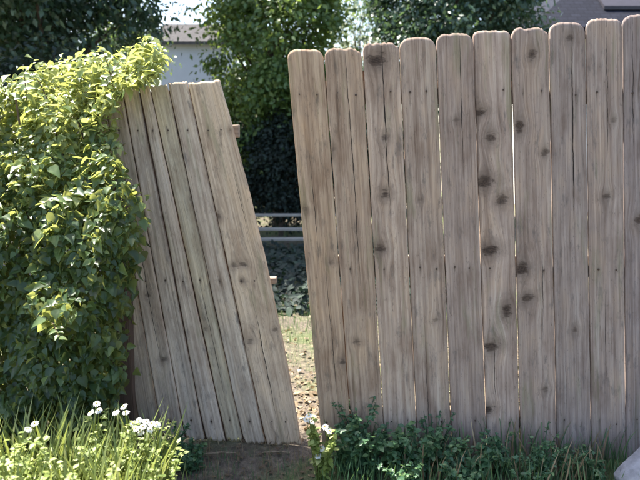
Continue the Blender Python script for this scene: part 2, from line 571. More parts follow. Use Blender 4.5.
# ---- the standing fence on the right
BT = [286, 323.5, 362, 399, 436, 473, 511, 549, 586, 623, 661, 699, 737]
BB = [319, 350, 383, 416, 451, 486, 520, 556, 591, 626, 662, 698, 734]
TY = [49, 47, 42, 37, 33, 30, 27, 22, 18, 14, 11, 8]
TINT = [(1.12, .99, .81), (1.04, .94, .81), (1.12, 1.05, .97), (.97, .92, .87), (.87, .83, .82), (1.05, 1.0, .98), (.92, .88, .87), (.80, .79, .82), (.86, .84, .86),
        (.70, .70, .77), (.86, .84, .86), (.84, .82, .84)]
KN = [(377, 59, 9), (385, 137, 4.5), (385, 194, 5.5), (380, 249, 5.5), (480, 112, 6), (491, 138, 6), (485, 183, 8.5), (503, 200, 7), (519, 126, 5.5), (532, 54, 5), (545, 152, 4.5),
      (457, 120, 3.5), (490, 250, 8), (522, 268, 7.5), (527, 298, 6.5), (507, 311, 6.5), (492, 346, 7.5), (357, 342, 4), (343, 362, 4.5), (570, 38, 4), (488, 410, 6), (606, 196, 4.5),
      (613, 120, 3.5), (333, 150, 3), (420, 200, 3), (575, 330, 4), (545, 390, 4), (306, 210, 3.5), (331, 262, 3.5), (436, 320, 3.5), (640, 220, 6), (650, 90, 5)]
forg = np.array(P(470, 455, 0.0))
forg[2] = 0.0
fence = empty('board_fence', forg, 'tall weathered grey board fence with rounded board tops right of the open gap', 'fence')
RAILS = [(P(450, 92)[2]), (P(450, 268)[2]), (P(450, 422)[2])]
nail_pts = []
knw = [(*P(a, b)[[0, 2]], r / 240.0) for a, b, r in KN]
GAPW = [.003, .003, .003, .003, .0035, .0042, .0040, .0045, .0045, .0045, .0045, .0045, .0045]
for i in range(12):
    yj = [0, .003, -.002, .002, -.001, .002, -.003, .001, -.002, .002, 0, .001][i]
    def edge_at(pt, pb, py):
        a, b = P(pt, TY[min(i, 11)]), P(pb, 413)
        t = (P(320, py)[2] - a[2]) / (b[2] - a[2])
        return a + (b - a) * t
    tl, tr = P(BT[i], TY[i]), P(BT[i + 1], TY[i])
    b0, b1 = P(BB[i], 413), P(BB[i + 1], 413)
    zb = -.03
    ext = lambda a, b: a + (b - a) * ((zb - a[2]) / (b[2] - a[2]))
    bl, br = ext(tl, b0), ext(tr, b1)
    g0, g1 = GAPW[i] / 2, GAPW[i + 1] / 2
    for c in (tl, bl):
        c[0] += g0
        c[1] = yj
    for c in (tr, br):
        c[0] -= g1
        c[1] = yj
    ks = [k for k in knw if bl[0] - .2 < k[0] < br[0] + .2 and min(tl[0], bl[0]) - .02 < k[0] < max(tr[0], br[0]) + .02]
    # keep knots that lie on this board at their height
    ks2 = []
    for kx, kz, kr in ks:
        t = (kz - bl[2]) / (tl[2] - bl[2])
        if bl[0] + (tl[0] - bl[0]) * t < kx < br[0] + (tr[0] - br[0]) * t:
            ks2.append((kx, kz, kr))
    nl = []
    for rz in RAILS:
        t = (rz - bl[2]) / (tl[2] - bl[2])
        xl, xr = bl[0] + (tl[0] - bl[0]) * t, br[0] + (tr[0] - br[0]) * t
        for q in (.27, .73):
            nl.append((xl + (xr - xl) * (q + random.uniform(-.05, .05)), rz + random.uniform(-.012, .012)))
    nl = [c for c in nl if random.random() > .28]
    nail_pts += [(a, yj, b) for a, b in nl]
    CR = {1: [(.56, .45, 1.02, .0016), (.3, .80, .97, .001)], 2: [(.52, .62, 1.02, .0024)], 3: [(.35, .0, .35, .001)], 4: [(.62, .7, 1.02, .0016)], 0: [(.4, .5, .8, .0012), (.62, .15, .55, .0012)],
          5: [(.3, .1, .4, .0012)], 7: [(.62, .55, 1.02, .0022), (.3, .1, .3, .001)], 8: [(.55, .72, 1.02, .002), (.45, .2, .45, .0014)], 9: [(.5, .5, 1.0, .0018), (.25, .7, 1.02, .0014)], 6: [(.7, .3, .6, .0012)]}
    me = board_mesh('fence_board', bl, br, tl, tr, .017, ks2, nl, CR.get(i, []), ear=[.036, .042, .028, .045, .040, .026, .036, .040, .038, .042, .04, .04][i], seed=1.3 + i * .77, org=forg, topjag=[.004, .010, .018, .005, .012, .006, .016, .005, .011, .006, .006, .006][i])
    o = link('board', me, fence, M['fence'])
    o.color = (*TINT[i], 1)
xl, xr = P(292, 60)[0], P(735, 60)[0]
for q, rz in enumerate(RAILS):
    x0 = P([296, 308, 322][q], [92, 268, 422][q])[0]
    me = box_mesh('fence_rail', x0 - forg[0], xr - forg[0], .0225, .060, rz - .044, rz + .044, .003)
    link('rail', me, fence, M['rail'])
for px in (352, 640):
    x = P(px, 420)[0] - forg[0]
    link('post', box_mesh('fence_post', x - .045, x + .045, .0615, .150, -.25, 1.66, .004), fence, M['post'])
tag(link('nails', nails_mesh('fence_nails', nail_pts, forg), fence, M['nail']), kind='stuff')

# ---- the broken gate
GT = [82, 102, 122, 138, 149, 167.5, 187, 220.5]
GB = [140, 162, 185, 205, 226, 243, 266.5, 302]
GY = [91, 89, 87.5, 86.5, 85.5, 84, 82, 79.5]
GYB = [436, 438, 440, 441, 443, 444, 446, 447]
GD = [.010, .0, .009, -.002, .008, .0, .007, -.003]
GTINT = [(.88, .84, .80), (.95, .92, .90), (.96, .95, .95), (1.03, 1.01, .99), (.97, .98, .88), (1.02, 1.0, .96), (1.10, 1.03, .92)]
gorg = np.array(PG(225, 446))
gate = empty('broken_gate', gorg, 'sagging weathered wooden gate leaning to the left beside the leafy vine', 'gate')
GK = [(234, 265, 4), (243, 264, 4), (242, 281, 3.5), (250, 341, 4), (218, 216, 4), (163, 360, 4), (148, 296, 4), (205, 330, 3), (190, 200, 2.5), (275, 330, 3.5), (230, 130, 2.5)]
gkw = [(*PG(a, b)[[0, 2]], r / 235.0) for a, b, r in GK]
GR = [(131, 'top'), (281, 'mid'), (421, 'low')]
gn = []
for i in range(7):
    off = [.010, .001, .011, .002, .012, .003, -.004][i]
    tl, tr, bl, br = PG(GT[i], GY[i], off), PG(GT[i + 1], GY[i + 1], off), PG(GB[i], GYB[i], off), PG(GB[i + 1], GYB[i + 1], off)
    g = .0030
    for c in (tl, bl):
        c[0] += g
    for c in (tr, br):
        c[0] -= g
    jt, jb = random.uniform(-.012, .008), random.uniform(-.012, .012)
    for c in (tl, tr):
        c[2] += jt
    for c in (bl, br):
        c[2] += jb
    inside = []
    for kx, kz, kr in gkw:
        t = (kz - bl[2]) / (tl[2] - bl[2])
        if bl[0] + (tl[0] - bl[0]) * t < kx < br[0] + (tr[0] - br[0]) * t:
            inside.append((kx, kz, kr))
    nl = []
    for py, _ in GR:
        t = (PG(220, py)[2] - bl[2]) / (tl[2] - bl[2])
        a, b = bl + (tl - bl) * t, br + (tr - br) * t
        for q in ((.3, .7) if i == 6 else (.5,)):
            p = a + (b - a) * q
            nl.append((p[0], p[2]))
            gn.append((p[0], p[1], p[2]))
    cr = {6: [(.42, .05, .42, .0015), (.7, .55, .8, .001)], 4: [(.5, .1, .5, .001)], 1: [(.5, .2, .7, .0014)]}.get(i, [])
    me = board_mesh('gate_board', bl, br, tl, tr, .016, inside, nl, cr, ear=0.0, seed=20.3 + i * .91, nu=20 if i == 6 else 12, org=gorg, topjag=.010, rbow=.026 if i == 6 else 0.0, botjag=.03)
    o = link('board', me, gate, M['gate'])
    o.color = (*GTINT[i], 1)
for i in range(1, 7):  # dark strips added behind the seams to shut out light and keep them dark
    a0, a1 = PG(GB[i], GYB[i], .0293), PG(GT[i], GY[i] + 4, .0293)
    bm = bmesh.new()
    add_hex(bm, [tuple(c - gorg) for c in (a0 + (-.011, 0, .01), a0 + (.011, 0, .01), a0 + (.011, .006, .01), a0 + (-.011, .006, .01),
                                           a1 + (-.011, 0, -.01), a1 + (.011, 0, -.01), a1 + (.011, .006, -.01), a1 + (-.011, .006, -.01))])
    link('seam_light_block', bm_mesh('gate_seam_light_block', bm), gate, M['post'])
for (py, _), (xl_, xr_, yl) in zip(GR, ((100, 239, 131 + 6), (128, 276.5, 287), (156, 297, 424))):
    a, b = PG(xl_, yl, .0365), PG(xr_, py, .0365)
    bm = bmesh.new()
    h = .028 if py != 281 else .014
    add_hex(bm, [tuple(np.array(c) - gorg) for c in
                 ((a[0], a[1] - h * .1, a[2] - h), (b[0], b[1] - h * .1, b[2] - h), (b[0], b[1] - h * .1 + .036, b[2] - h), (a[0], a[1] - h * .1 + .036, a[2] - h),
                  (a[0], a[1] + h * .1, a[2] + h), (b[0], b[1] + h * .1, b[2] + h), (b[0], b[1] + h * .1 + .036, b[2] + h), (a[0], a[1] + h * .1 + .036, a[2] + h))])
    bmesh.ops.bevel(bm, geom=bm.edges[:], offset=.003, segments=1, affect='EDGES')
    link('rail', bm_mesh('gate_rail', bm), gate, M['rail'])
tag(link('nails', nails_mesh('gate_nails', gn, gorg), gate, M['nail']), kind='stuff')

# ---- gate post, half swallowed by the vine
pb = P(128, 440, .10)
post = empty('gate_post', (pb[0], .10, 0), 'dark reddish brown post between the leafy vine and the leaning gate', 'post')
link('shaft', box_mesh('post_shaft', -.042, .042, -.03, .055, -.25, 1.22, .005), post, M['post'])
link('collar', box_mesh('post_collar', -.046, .046, -.034, .059, -.02, .05, .004), post, M['post'])


# ------------------------------------------------------------------ climbing vine on the left
def vine():
    Yf = -.17
    right = np.array([(20, 170), (45, 167), (66, 164), (75, 150), (83, 130), (95, 122), (140, 122), (170, 132), (200, 149), (245, 152), (280, 142), (330, 136), (400, 133), (440, 130), (480, 126)], float)
    zr = np.array([P(300, y, Yf)[2] for y in right[:, 0]])[::-1]
    xr = np.array([P(x, y, Yf)[0] for y, x in right])[::-1]
    top = np.array([(-200, 66), (0, 62), (40, 60), (80, 58), (110, 50), (140, 47), (165, 52), (175, 60)], float)
    xt = np.array([P(x, y, 0)[0] for x, y in top])
    zt = np.array([P(x, y, 0)[2] for x, y in top])
    org = np.array((-1.1, .05, 0))
    v = empty('climbing_vine', org, 'dense leafy green vine heaped over the left side, sunlit along its top', 'vine')

    def front(x, z):
        return -.17 + .50 * np.clip((z - 1.10) / .68, 0, 1.2) ** 1.5 + .28 * fbm(x * 3.1, z * 3.1, 61) + .07 * fbm(x * 9, z * 9, 62)

    def sample(n, deep):
        x = rng.uniform(-1.95, -.45, n * 3)
        z = rng.uniform(0.0, 1.95, n * 3)
        lump = (.05 * fbm(z * 7, x * 0 + 3, 63) + rng.normal(0, .02, n * 3)) * np.where(z > 1.45, .4, 1)
        tl = .10 * fbm(x * 5, x * 0, 64) + rng.normal(0, .022, n * 3)
        ok = (x < np.interp(z, zr, xr) + lump - np.where(z > 1.45, .015, .055)) & (z < np.interp(x, xt, zt) + tl)
        x, z = x[ok][:n], z[ok][:n]
        y = front(x, z)
        if deep:
            y = y + rng.uniform(.03, .5, len(x)) ** 1.0
        else:
            y = y + np.abs(rng.normal(0, .05, len(x))) - .02
        # over the gate top only near its own plane
        over = (x > P(128, 100, 0)[0]) & (z > 1.5)
        y = np.where(over, y * .4 + .02, y)
        return trim(np.stack([x, y, z], -1))

    def trim(p):
        k_ = (p[:, 1] - CAM[1]) / (Yf - CAM[1])
        lim = np.interp(p[:, 2], zr, xr) * np.maximum(k_, .9)
        keep = p[:, 0] < lim + rng.normal(0, .018, len(p)) - np.where(p[:, 2] > 1.45, .02, .03)
        return p[keep]

    def leaves(pts):
        n = len(pts)
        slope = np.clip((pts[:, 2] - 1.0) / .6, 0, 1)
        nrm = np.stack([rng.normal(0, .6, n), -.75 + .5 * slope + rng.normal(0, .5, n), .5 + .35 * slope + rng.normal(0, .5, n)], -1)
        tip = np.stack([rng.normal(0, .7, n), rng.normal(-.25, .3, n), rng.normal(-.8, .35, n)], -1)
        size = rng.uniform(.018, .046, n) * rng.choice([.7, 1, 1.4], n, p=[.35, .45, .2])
        lv = rng.normal(.42, .2, n) + .25 * fbm(pts[:, 0] * 4, pts[:, 2] * 4, 66) + .48 * slope ** 1.3  # leaf colour turns paler with height: sunlight on the top put into it
        return nrm, tip, size, lv

    f = sample(19000, False)
    b = sample(17000, True)
    back = sample(1500, True)
    back = back[back[:, 0] < -1.05]
    back[:, 1] = .45 + np.abs(rng.normal(0, .06, len(back)))
    big, rest = f[:300], f[300:]
    allp = np.concatenate([rest, b, back]) - org
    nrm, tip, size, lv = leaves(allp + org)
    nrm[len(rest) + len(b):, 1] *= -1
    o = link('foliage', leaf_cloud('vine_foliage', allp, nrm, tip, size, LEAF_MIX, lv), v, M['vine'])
    tag(o, kind='stuff')
    # the leaves that stand out: own objects, a dozen shared meshes
    vars_ = [leaf_cloud('vine_leaf', np.zeros((1, 3)), np.array([(0, 0, 1.0)]), np.array([(0, 1.0, 0)]), np.array([1.0]), LEAF_MIX, np.array([q / 11])) for q in range(12)]
    for m in vars_:
        m.materials.append(M['vine'])
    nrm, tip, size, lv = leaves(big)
    for q, p in enumerate(big):
        n_ = Vector(nrm[q]).normalized()
        t_ = Vector(tip[q])
        t_ = (t_ - n_ * t_.dot(n_)).normalized()
        b_ = t_.cross(n_)
        from mathutils import Matrix
        mt = Matrix((b_, t_, n_)).transposed()
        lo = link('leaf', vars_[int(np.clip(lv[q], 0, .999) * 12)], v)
        lo.location = Vector(p - org) - Vector((0, .02, 0))
        lo.rotation_euler = mt.to_euler()
        s_ = float(size[q]) * 1.15
        lo.scale = (s_, s_, s_)
    # long young shoots that stick out of the mass, each with its own leaves
    for q in range(26):
        x = random.uniform(-1.75, -.80)
        if q < 15:
            s0 = Vector((x, .12, float(np.interp(x, xt, zt)) - .14))
            dr = Vector((random.uniform(-.5, .5), random.uniform(-.5, .1), random.uniform(.5, 1))).normalized()
        else:
            z = random.uniform(.5, 1.45)
            x = random.uniform(-1.7, -.95)
            s0 = Vector((x, float(front(x, z)) + .03, z))
            dr = Vector((random.uniform(-.5, .7), -1, random.uniform(-.1, .5))).normalized()
        ln = random.uniform(.13, .27)
        pts = [s0 + dr * ln * f + Vector((0, 0, -.32 * ln * f * f)) for f in (0, .25, .5, .75, 1)]
        so = Vector(org)
        sh = link('shoot', tubes_mesh('vine_shoot', [([p - so for p in pts], [.0026, .0023, .002, .0015, .001], 5)]), v, M['stem'])
        m = 11
        fr = np.linspace(.15, 1, m)
        pp = np.array([tuple(pts[min(int(f * 4), 3)].lerp(pts[min(int(f * 4), 3) + 1], f * 4 - min(int(f * 4), 3)) - so) for f in fr])
        side = np.array(dr.cross(Vector((0, 0, 1))).normalized())
        tp = side[None] * np.where(np.arange(m) % 2, 1, -1)[:, None] + np.array(dr)[None] * .5 + rnd(m, .25) + np.array((0, 0, -.35))
        link('shoot_leaves', leaf_cloud('shoot_leaves', pp, np.array((0, -.5, 1.0)) + rnd(m, .35), tp, rng.uniform(.8, 1.1, m) * (.055 - .028 * fr), LEAF_MIX, rng.normal(.75, .15, m)), sh, M['vine'])
    # woody stems from the ground up through the mass
    for q in range(9):
        x0 = -1.85 + q * .125 + random.uniform(-.05, .05)
        pts, rad = [], []
        x, y = x0, .12 + random.uniform(-.06, .1)
        for s_ in range(9):
            z = -.05 + s_ * .2
            x += random.uniform(-.06, .06)
            y += random.uniform(-.03, .03)
            pts.append((x - org[0], y - org[1], z))
            rad.append(.012 - s_ * .001)
        link('stem', tubes_mesh('vine_stem', [(pts, rad, 6)]), v, M['stem'])


vine()


# ------------------------------------------------------------------ trees behind the fence
def crown_points(n, c, r, clumps, cr, hole=.35):
    th = rng.uniform(0, 2 * math.pi, clumps)
    ph = np.arccos(rng.uniform(-1, 1, clumps))
    rr = rng.uniform(hole, 1, clumps) ** .6
    C = np.stack([np.sin(ph) * np.cos(th), np.sin(ph) * np.sin(th), np.cos(ph)], -1) * rr[:, None] * np.array(r) + np.array(c)
    idx = rng.integers(0, clumps, n)
    sc = rng.uniform(.6, 1.25, clumps)[idx, None] * cr
    p = C[idx] + rng.normal(0, 1, (n, 3)) * sc * np.array((1, 1, .7))
    cl = rng.normal(0, .14, clumps)[idx]
    return p, C, cl


def tree(name, label, base, c, r, n, leaf, mat, clumps=70, cr=.2, group='trees behind the fence', trunk_r=.08, hole=.35, lobes=None, cat='tree'):
    t = empty(name, (base[0], base[1], 0), label, cat, group)
    org = np.array((base[0], base[1], 0.0))
    p, C, cl = crown_points(n, c, r, clumps, cr, hole)
    keep = p[:, 2] > .05
    p, cl = p[keep], cl[keep]
    out = (p - np.array(c)) / np.array(r)
    nrm = out * .6 + rnd(len(p), .6) + np.array((0, 0, .45))
    tip = out * .4 + rnd(len(p), .6) + np.array((0, 0, -.45))
    lv = rng.normal(.45, .18, len(p)) + cl
    o = link('crown', leaf_cloud('tree_crown', p - org, nrm, tip, rng.uniform(.65, 1.3, len(p)) * leaf, LEAF_SMALL, lv), t, mat)
    # trunk and limbs
    top = Vector(np.array(c) - org)
    pts = [Vector((0, 0, -.2)), Vector((.02, .01, .3)), Vector((top.x * .4 + .04, top.y * .4, top.z * .45)), Vector((top.x * .8, top.y * .8, top.z * .8)), top + Vector((0, 0, r[2] * .6))]
    link('trunk', tubes_mesh('tree_trunk', [(pts, [trunk_r * 1.35, trunk_r, trunk_r * .8, trunk_r * .6, trunk_r * .15], 9)]), t, M['bark'])
    lim = []
    for q in range(0, min(len(C), 26)):
        e = Vector(C[q] - org)
        s_ = pts[2].lerp(pts[3], random.random())
        if e.z < s_.z:
            s_ = pts[1].lerp(pts[2], random.uniform(.4, 1))
        m_ = s_.lerp(e, .5) + Vector((0, 0, .12))
        lim.append(([s_, m_, e], [trunk_r * .38, trunk_r * .22, trunk_r * .06], 5))
    link('limbs', tubes_mesh('tree_limbs', lim), t, M['bark'])
    return t


def at(px, py, Y):
    return tuple(P(px, py, Y))


def px2m(n, Y):
    return n * (Y - CAM[1]) / FPX


b = at(55, 100, 6.0)
tree('broadleaf_tree', 'dark blue-green tree rising above the vine in the upper left corner', (b[0], 6.0), (b[0] - .22, 6.0, 4.6), (1.75, 2.1, 3.0), 62000, .095, M['tree_a'], 300, .22, trunk_r=.14)
b = at(276, 100, 6.6)
tree('broadleaf_tree', 'dense dark green tree seen above the gap between gate and fence', (b[0], 6.6), (b[0], 6.6, 2.5), (.92, 1.0, 2.0), 38000, .08, M['tree_b'], 200, .16)
b = at(455, 60, 7.4)
tree('broadleaf_tree', 'dark green tree behind the middle of the board fence', (b[0], 7.4), (b[0], 7.4, 3.4), (1.22, 1.2, 1.9), 36000, .088, M['tree_a'], 190, .19)
b = at(118, 40, 10.5)
tree('broadleaf_tree', 'olive green tree half hidden at the right edge of the dark left tree', (b[0], 10.5), (b[0], 10.5, 3.3), (.75, .8, 1.5), 5000, .09, M['tree_b'], 50, .2)
b = at(360, 40, 11.5)
tree('pale_tree', 'sparse pale grey-green tree glimpsed between the two dark trees', (b[0], 11.5), (b[0], 11.5, 3.1), (.62, .6, 1.4), 2600, .09, M['pale'], 40, .2, trunk_r=.05)

b = at(40, 60, 4.2)
tree('dark_shrub', 'dark tall shrub just above the sunlit vine at the left edge', (b[0], 4.2), (b[0], 4.2, 1.25), (1.25, .6, 1.0), 12000, .07, M['hedge'], 90, .15, None, .05, .2, cat='shrub')

b = at(280, 200, 5.9)
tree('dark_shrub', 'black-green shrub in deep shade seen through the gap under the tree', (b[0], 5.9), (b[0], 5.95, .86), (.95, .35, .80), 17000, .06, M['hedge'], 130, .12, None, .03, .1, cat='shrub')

# shaded hedge row in the back of the yard
for q, (px, Y, lab) in enumerate(((190, 8.6, 'dark hedge shrub at the back of the yard behind the leaning gate'), (282, 8.9, 'dark shaded hedge shrub seen through the gap beside the gate'),
                                  (375, 8.7, 'dark hedge shrub behind the left end of the board fence'))):
    bb = at(px, 200, Y)
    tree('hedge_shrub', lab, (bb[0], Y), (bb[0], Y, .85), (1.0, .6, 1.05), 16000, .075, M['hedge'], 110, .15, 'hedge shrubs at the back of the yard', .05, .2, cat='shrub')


# ------------------------------------------------------------------ buildings behind
def shingle_mat(name, base):
    k = N(name)
    tc = k.n('ShaderNodeTexCoord').outputs['Object']
    br = k.n('ShaderNodeTexBrick')
    k.set(br.inputs['Vector'], tc)
    br.inputs['Scale'].default_value = 3.0
    br.inputs['Mortar Size'].default_value = .02
    br.inputs['Color1'].default_value = (*[v * 1.15 for v in base], 1)
    br.inputs['Color2'].default_value = (*[v * .85 for v in base], 1)
    br.inputs['Mortar'].default_value = (*[v * .6 for v in base], 1)
    n = k.noise(tc, 40, 4)
    k.set(k.b.inputs['Base Color'], k.mix(.5, br.outputs[0], k.ramp(n, [(.3, (.7, .7, .7)), (.7, (1.2, 1.2, 1.2))]), 'MULTIPLY'))
    k.b.inputs['Roughness'].default_value = .9
    k.b.inputs['Specular IOR Level'].default_value = .1
    return k.m


M['roof'] = shingle_mat('grey_shingles', (.017, .019, .029))
M['roof2'] = shingle_mat('brown_shingles', (.07, .066, .066))
M['wallw'] = simple('pale_siding', (.62, .60, .56), .8, .06, 3)
M['wallb'] = simple('blue_grey_siding', (.36, .39, .45), .8, .06, 3)
M['darkpaint'] = simple('dark_brown_paint', (.022, .020, .030), .6, .2, 10)
M['glass'] = simple('window_glass', (.03, .04, .05), .08, .1, 2)
M['trim'] = simple('white_trim', (.75, .75, .73), .6, .05, 8)


def poly_obj(name, parent, mat, verts, faces, org):
    bm = bmesh.new()
    v = [bm.verts.new(np.array(c) - org) for c in verts]
    for f in faces:
        bm.faces.new([v[i] for i in f])
    bmesh.ops.recalc_face_normals(bm, faces=bm.faces[:])
    return link(name, bm_mesh(name, bm), parent, mat)


def house():
    Y = 8.0
    e = np.array(at(531, 27, Y))                       # left front eave corner
    L, D, ze = 9.0, 6.5, e[2]
    org = np.array((e[0] + L / 2, Y + D / 2, 0))
    h = empty('neighbour_house', org, 'pale house with a grey hipped roof behind the right end of the fence', 'house')
    x0, x1, y0, y1 = e[0], e[0] + L, Y, Y + D
    run, rise = D / 2, D / 2 * .80
    rz = ze + rise
    poly_obj('roof', h, M['roof'], [(x0, y0, ze), (x1, y0, ze), (x1, y1, ze), (x0, y1, ze), (x0 + run, y0 + run, rz), (x1 - run, y0 + run, rz),
                                    (x0, y0, ze - .12), (x1, y0, ze - .12), (x1, y1, ze - .12), (x0, y1, ze - .12)],
             [(0, 1, 5, 4), (1, 2, 5), (2, 3, 4, 5), (3, 0, 4), (0, 6, 7, 1), (1, 7, 8, 2), (2, 8, 9, 3), (3, 9, 6, 0), (6, 9, 8, 7)], org)
    wx0, wx1, wy0, wy1 = x0 + .45, x1 - .45, y0 + .45, y1 - .45
    o = link('wall', box_mesh('house_wall', wx0 - org[0], wx1 - org[0], wy0 - org[1], wy1 - org[1], -.1, ze - .123), h, M['wallw'])
    for q in range(3):
        cx = wx0 + 1.4 + q * 2.6 - org[0]
        f = link('window', box_mesh('house_window', cx - .5, cx + .5, wy0 - org[1] - .04, wy0 - org[1] - .002, 1.0, 2.1), h, M['trim'])
        link('pane', box_mesh('house_pane', cx - .43, cx + .43, wy0 - org[1] - .048, wy0 - org[1] - .042, 1.07, 2.03), f, M['glass'])
    # dark dormer low on the roof
    a, b_ = np.array(at(603, 10, Y + .55)), np.array(at(690, 8, Y + .55))
    zz = lambda yy: ze + (yy - y0) * .80
    yb = Y + 1.8
    d = poly_obj('dormer', h, M['darkpaint'], [(a[0], Y + .55, zz(Y + .50)), (b_[0], Y + .55, zz(Y + .50)), (b_[0], yb, zz(yb) - .1), (a[0], yb, zz(yb) - .1),
                                               (a[0], Y + .55, a[2] - .03), (b_[0], Y + .55, a[2] - .03), (b_[0], yb, zz(yb) + .02), (a[0], yb, zz(yb) + .02)],
                 [(3, 2, 1, 0), (4, 5, 6, 7), (0, 1, 5, 4), (1, 2, 6, 5), (2, 3, 7, 6), (3, 0, 4, 7)], org)
    poly_obj('dormer_roof', d, M['darkpaint'], [(a[0] - .05, Y + .40, a[2] - .02), (b_[0] + .05, Y + .40, a[2] - .02), (b_[0] + .05, yb, zz(yb) + .04), (a[0] - .05, yb, zz(yb) + .04),
                                                (a[0] - .05, Y + .40, a[2] + .04), (b_[0] + .05, Y + .40, a[2] + .04), (b_[0] + .05, yb, zz(yb) + .10), (a[0] - .05, yb, zz(yb) + .10)],
             [(3, 2, 1, 0), (4, 5, 6, 7), (0, 1, 5, 4), (1, 2, 6, 5), (2, 3, 7, 6), (3, 0, 4, 7)], org)


house()


def shed():
    Y = 14.0
    x0, x1 = at(160, 60, Y)[0], at(225, 60, Y)[0]
    ze, zr_ = at(190, 44, Y)[2], at(190, 27, Y + 1.2)[2]
    org = np.array(((x0 + x1) / 2, Y + 1.2, 0))
    h = empty('far_outbuilding', org, 'small blue-grey outbuilding with a brown roof seen above the gate', 'building')
    link('wall', box_mesh('shed_wall', x0 - org[0], x1 - org[0], -1.2, 1.2, -.1, ze), h, M['wallb'])
    poly_obj('roof', h, M['roof2'], [(x0 - .15, Y - .2, ze - .04), (x1 + .15, Y - .2, ze - .04), (x1 + .15, Y + 2.6, ze - .04), (x0 - .15, Y + 2.6, ze - .04), (x0 - .15, Y + 1.2, zr_), (x1 + .15, Y + 1.2, zr_),
                                     (x0 - .15, Y - .2, ze + .04), (x1 + .15, Y - .2, ze + .04), (x1 + .15, Y + 2.6, ze + .04), (x0 - .15, Y + 2.6, ze + .04), (x0 - .15, Y + 1.2, zr_ + .08), (x1 + .15, Y + 1.2, zr_ + .08)],
             [(0, 4, 5, 1), (2, 5, 4, 3), (6, 7, 11, 10), (10, 11, 8, 9), (0, 1, 7, 6), (2, 3, 9, 8), (1, 5, 11, 7), (5, 2, 8, 11), (0, 6, 10, 4), (4, 10, 9, 3)], org)
    link('door', box_mesh('shed_door', -.9, -.1, -1.23, -1.203, 0, 2.0), h, M['trim'])


shed()

# pale planks stacked like low steps, seen through the gap
for q, (Y, py, lab) in enumerate(((5.0, 238, 'lowest of three pale planks seen through the gap'), (5.15, 228, 'middle of three pale planks seen through the gap'),
                                  (5.30, 214, 'topmost of three pale planks seen through the gap'))):
    p = np.array(at(279, py, Y))
    t = empty('plank', (0, 0, 0), lab, 'plank', 'pale planks across the yard')
    link('board', box_mesh('plank_board', -.75, .75, -.05, .05, -.028, .0, .005), t, M['timber'])
    for sx in (-.6, .6):
        link('bearer', box_mesh('plank_bearer', sx - .05, sx + .05, -.04, .04, -p[2] - .05, -.0285, .004), t, M['post'])
    t.location = (p[0], Y, p[2])
    t.rotation_euler.z = R((2, -1.5, 1)[q])


# ------------------------------------------------------------------ plants at the foot of the fence
def weed(name, label, x, y, h, stems, lsize, mat, spread=.12, per=16, flowers=0, group=None, tmpl=LEAF_OVATE, fs=.018, cat='plant', lean=(0, 0), fheads=None):
    z0 = float(gz(x, y))
    w_ = empty(name, (x, y, z0), label, cat, group)
    tubes, P_, Nn, T, Sz = [], [], [], [], []
    tops = []
    for s_ in range(stems):
        a = random.uniform(0, 2 * math.pi)
        sp = spread * random.uniform(.25, 1)
        hh = h * random.uniform(.6, 1.0)
        base = Vector((random.uniform(-.03, .03), random.uniform(-.03, .03), -.01))
        end = Vector((math.cos(a) * sp + lean[0], math.sin(a) * sp + lean[1], hh))
        mid_ = base.lerp(end, .5) + Vector((0, 0, hh * .10))
        pts = [base, base.lerp(mid_, .5) + Vector((0, 0, hh * .05)), mid_, mid_.lerp(end, .5) + Vector((0, 0, .02 * hh)), end]
        tubes.append((pts, [.0032, .0028, .0024, .0018, .001], 5))
        tops.append(end)
        for q in range(per):
            f = random.uniform(.12, 1.0)
            k = min(int(f * 4), 3)
            p = pts[k].lerp(pts[k + 1], f * 4 - k)
            aa = random.uniform(0, 2 * math.pi)
            P_.append(p)
            T.append((math.cos(aa), math.sin(aa), random.uniform(-.2, .6)))
            Nn.append((random.gauss(0, .35), random.gauss(-.15, .35), 1))
            Sz.append(lsize * random.uniform(.55, 1.15) * (1.1 - .45 * f))
    link('stems', tubes_mesh('weed_stems', tubes), w_, mat)
    n = len(P_)
    lf = link('leaves', leaf_cloud('weed_leaves', np.array([tuple(p) for p in P_]), np.array(Nn), np.array(T), np.array(Sz), tmpl, rng.normal(.5, .22, n)), w_, mat)
    heads = [Vector((a - x, b - y, c - z0)) for a, b, c in (fheads or [])]
    tops.sort(key=lambda t: -t.z)
    heads += tops[:flowers]
    for e in heads:
        m = 11
        ang = np.arange(m) * 2 * math.pi / m + random.random()
        fn = np.array((random.gauss(0, .25), -.45 + random.gauss(0, .2), 1.0))
        fn /= np.linalg.norm(fn)
        ref = np.cross(fn, (0, 0, 1.0) if abs(fn[2]) < .9 else (1.0, 0, 0))
        ref /= np.linalg.norm(ref)
        r2 = np.cross(fn, ref)
        tp = np.cos(ang)[:, None] * ref + np.sin(ang)[:, None] * r2 - fn * .15
        nm = np.repeat(fn[None], m, 0) + tp * .15
        pc = np.repeat(np.array(e)[None] + fn * .003, m, 0)
        fl = link('flower', leaf_cloud('flower_petals', pc + tp * fs * .15, nm, tp, np.full(m, fs) * rng.uniform(.85, 1.1, m), LEAF_OVATE, rng.uniform(0, 1, m)), w_, M['petal'])
        bm = bmesh.new()
        bmesh.ops.create_icosphere(bm, subdivisions=1, radius=fs * .22)
        for v_ in bm.verts:
            v_.co = v_.co * 1.0 + Vector(tuple(np.array(e) + fn * .005))
        ey = link('flower_eye', bm_mesh('flower_eye', bm), fl, M['eye'])
        if e not in tops:
            link('flower_stalk', tubes_mesh('flower_stalk', [([(e.x * .3, e.y * .3, 0), (e.x * .7 + random.uniform(-.03, .03), e.y * .8, e.z * .5), (e.x + random.uniform(-.015, .015), e.y, e.z * .82), tuple(e)], [.0026, .002, .0017, .0013], 5)]), fl, mat)
    return w_


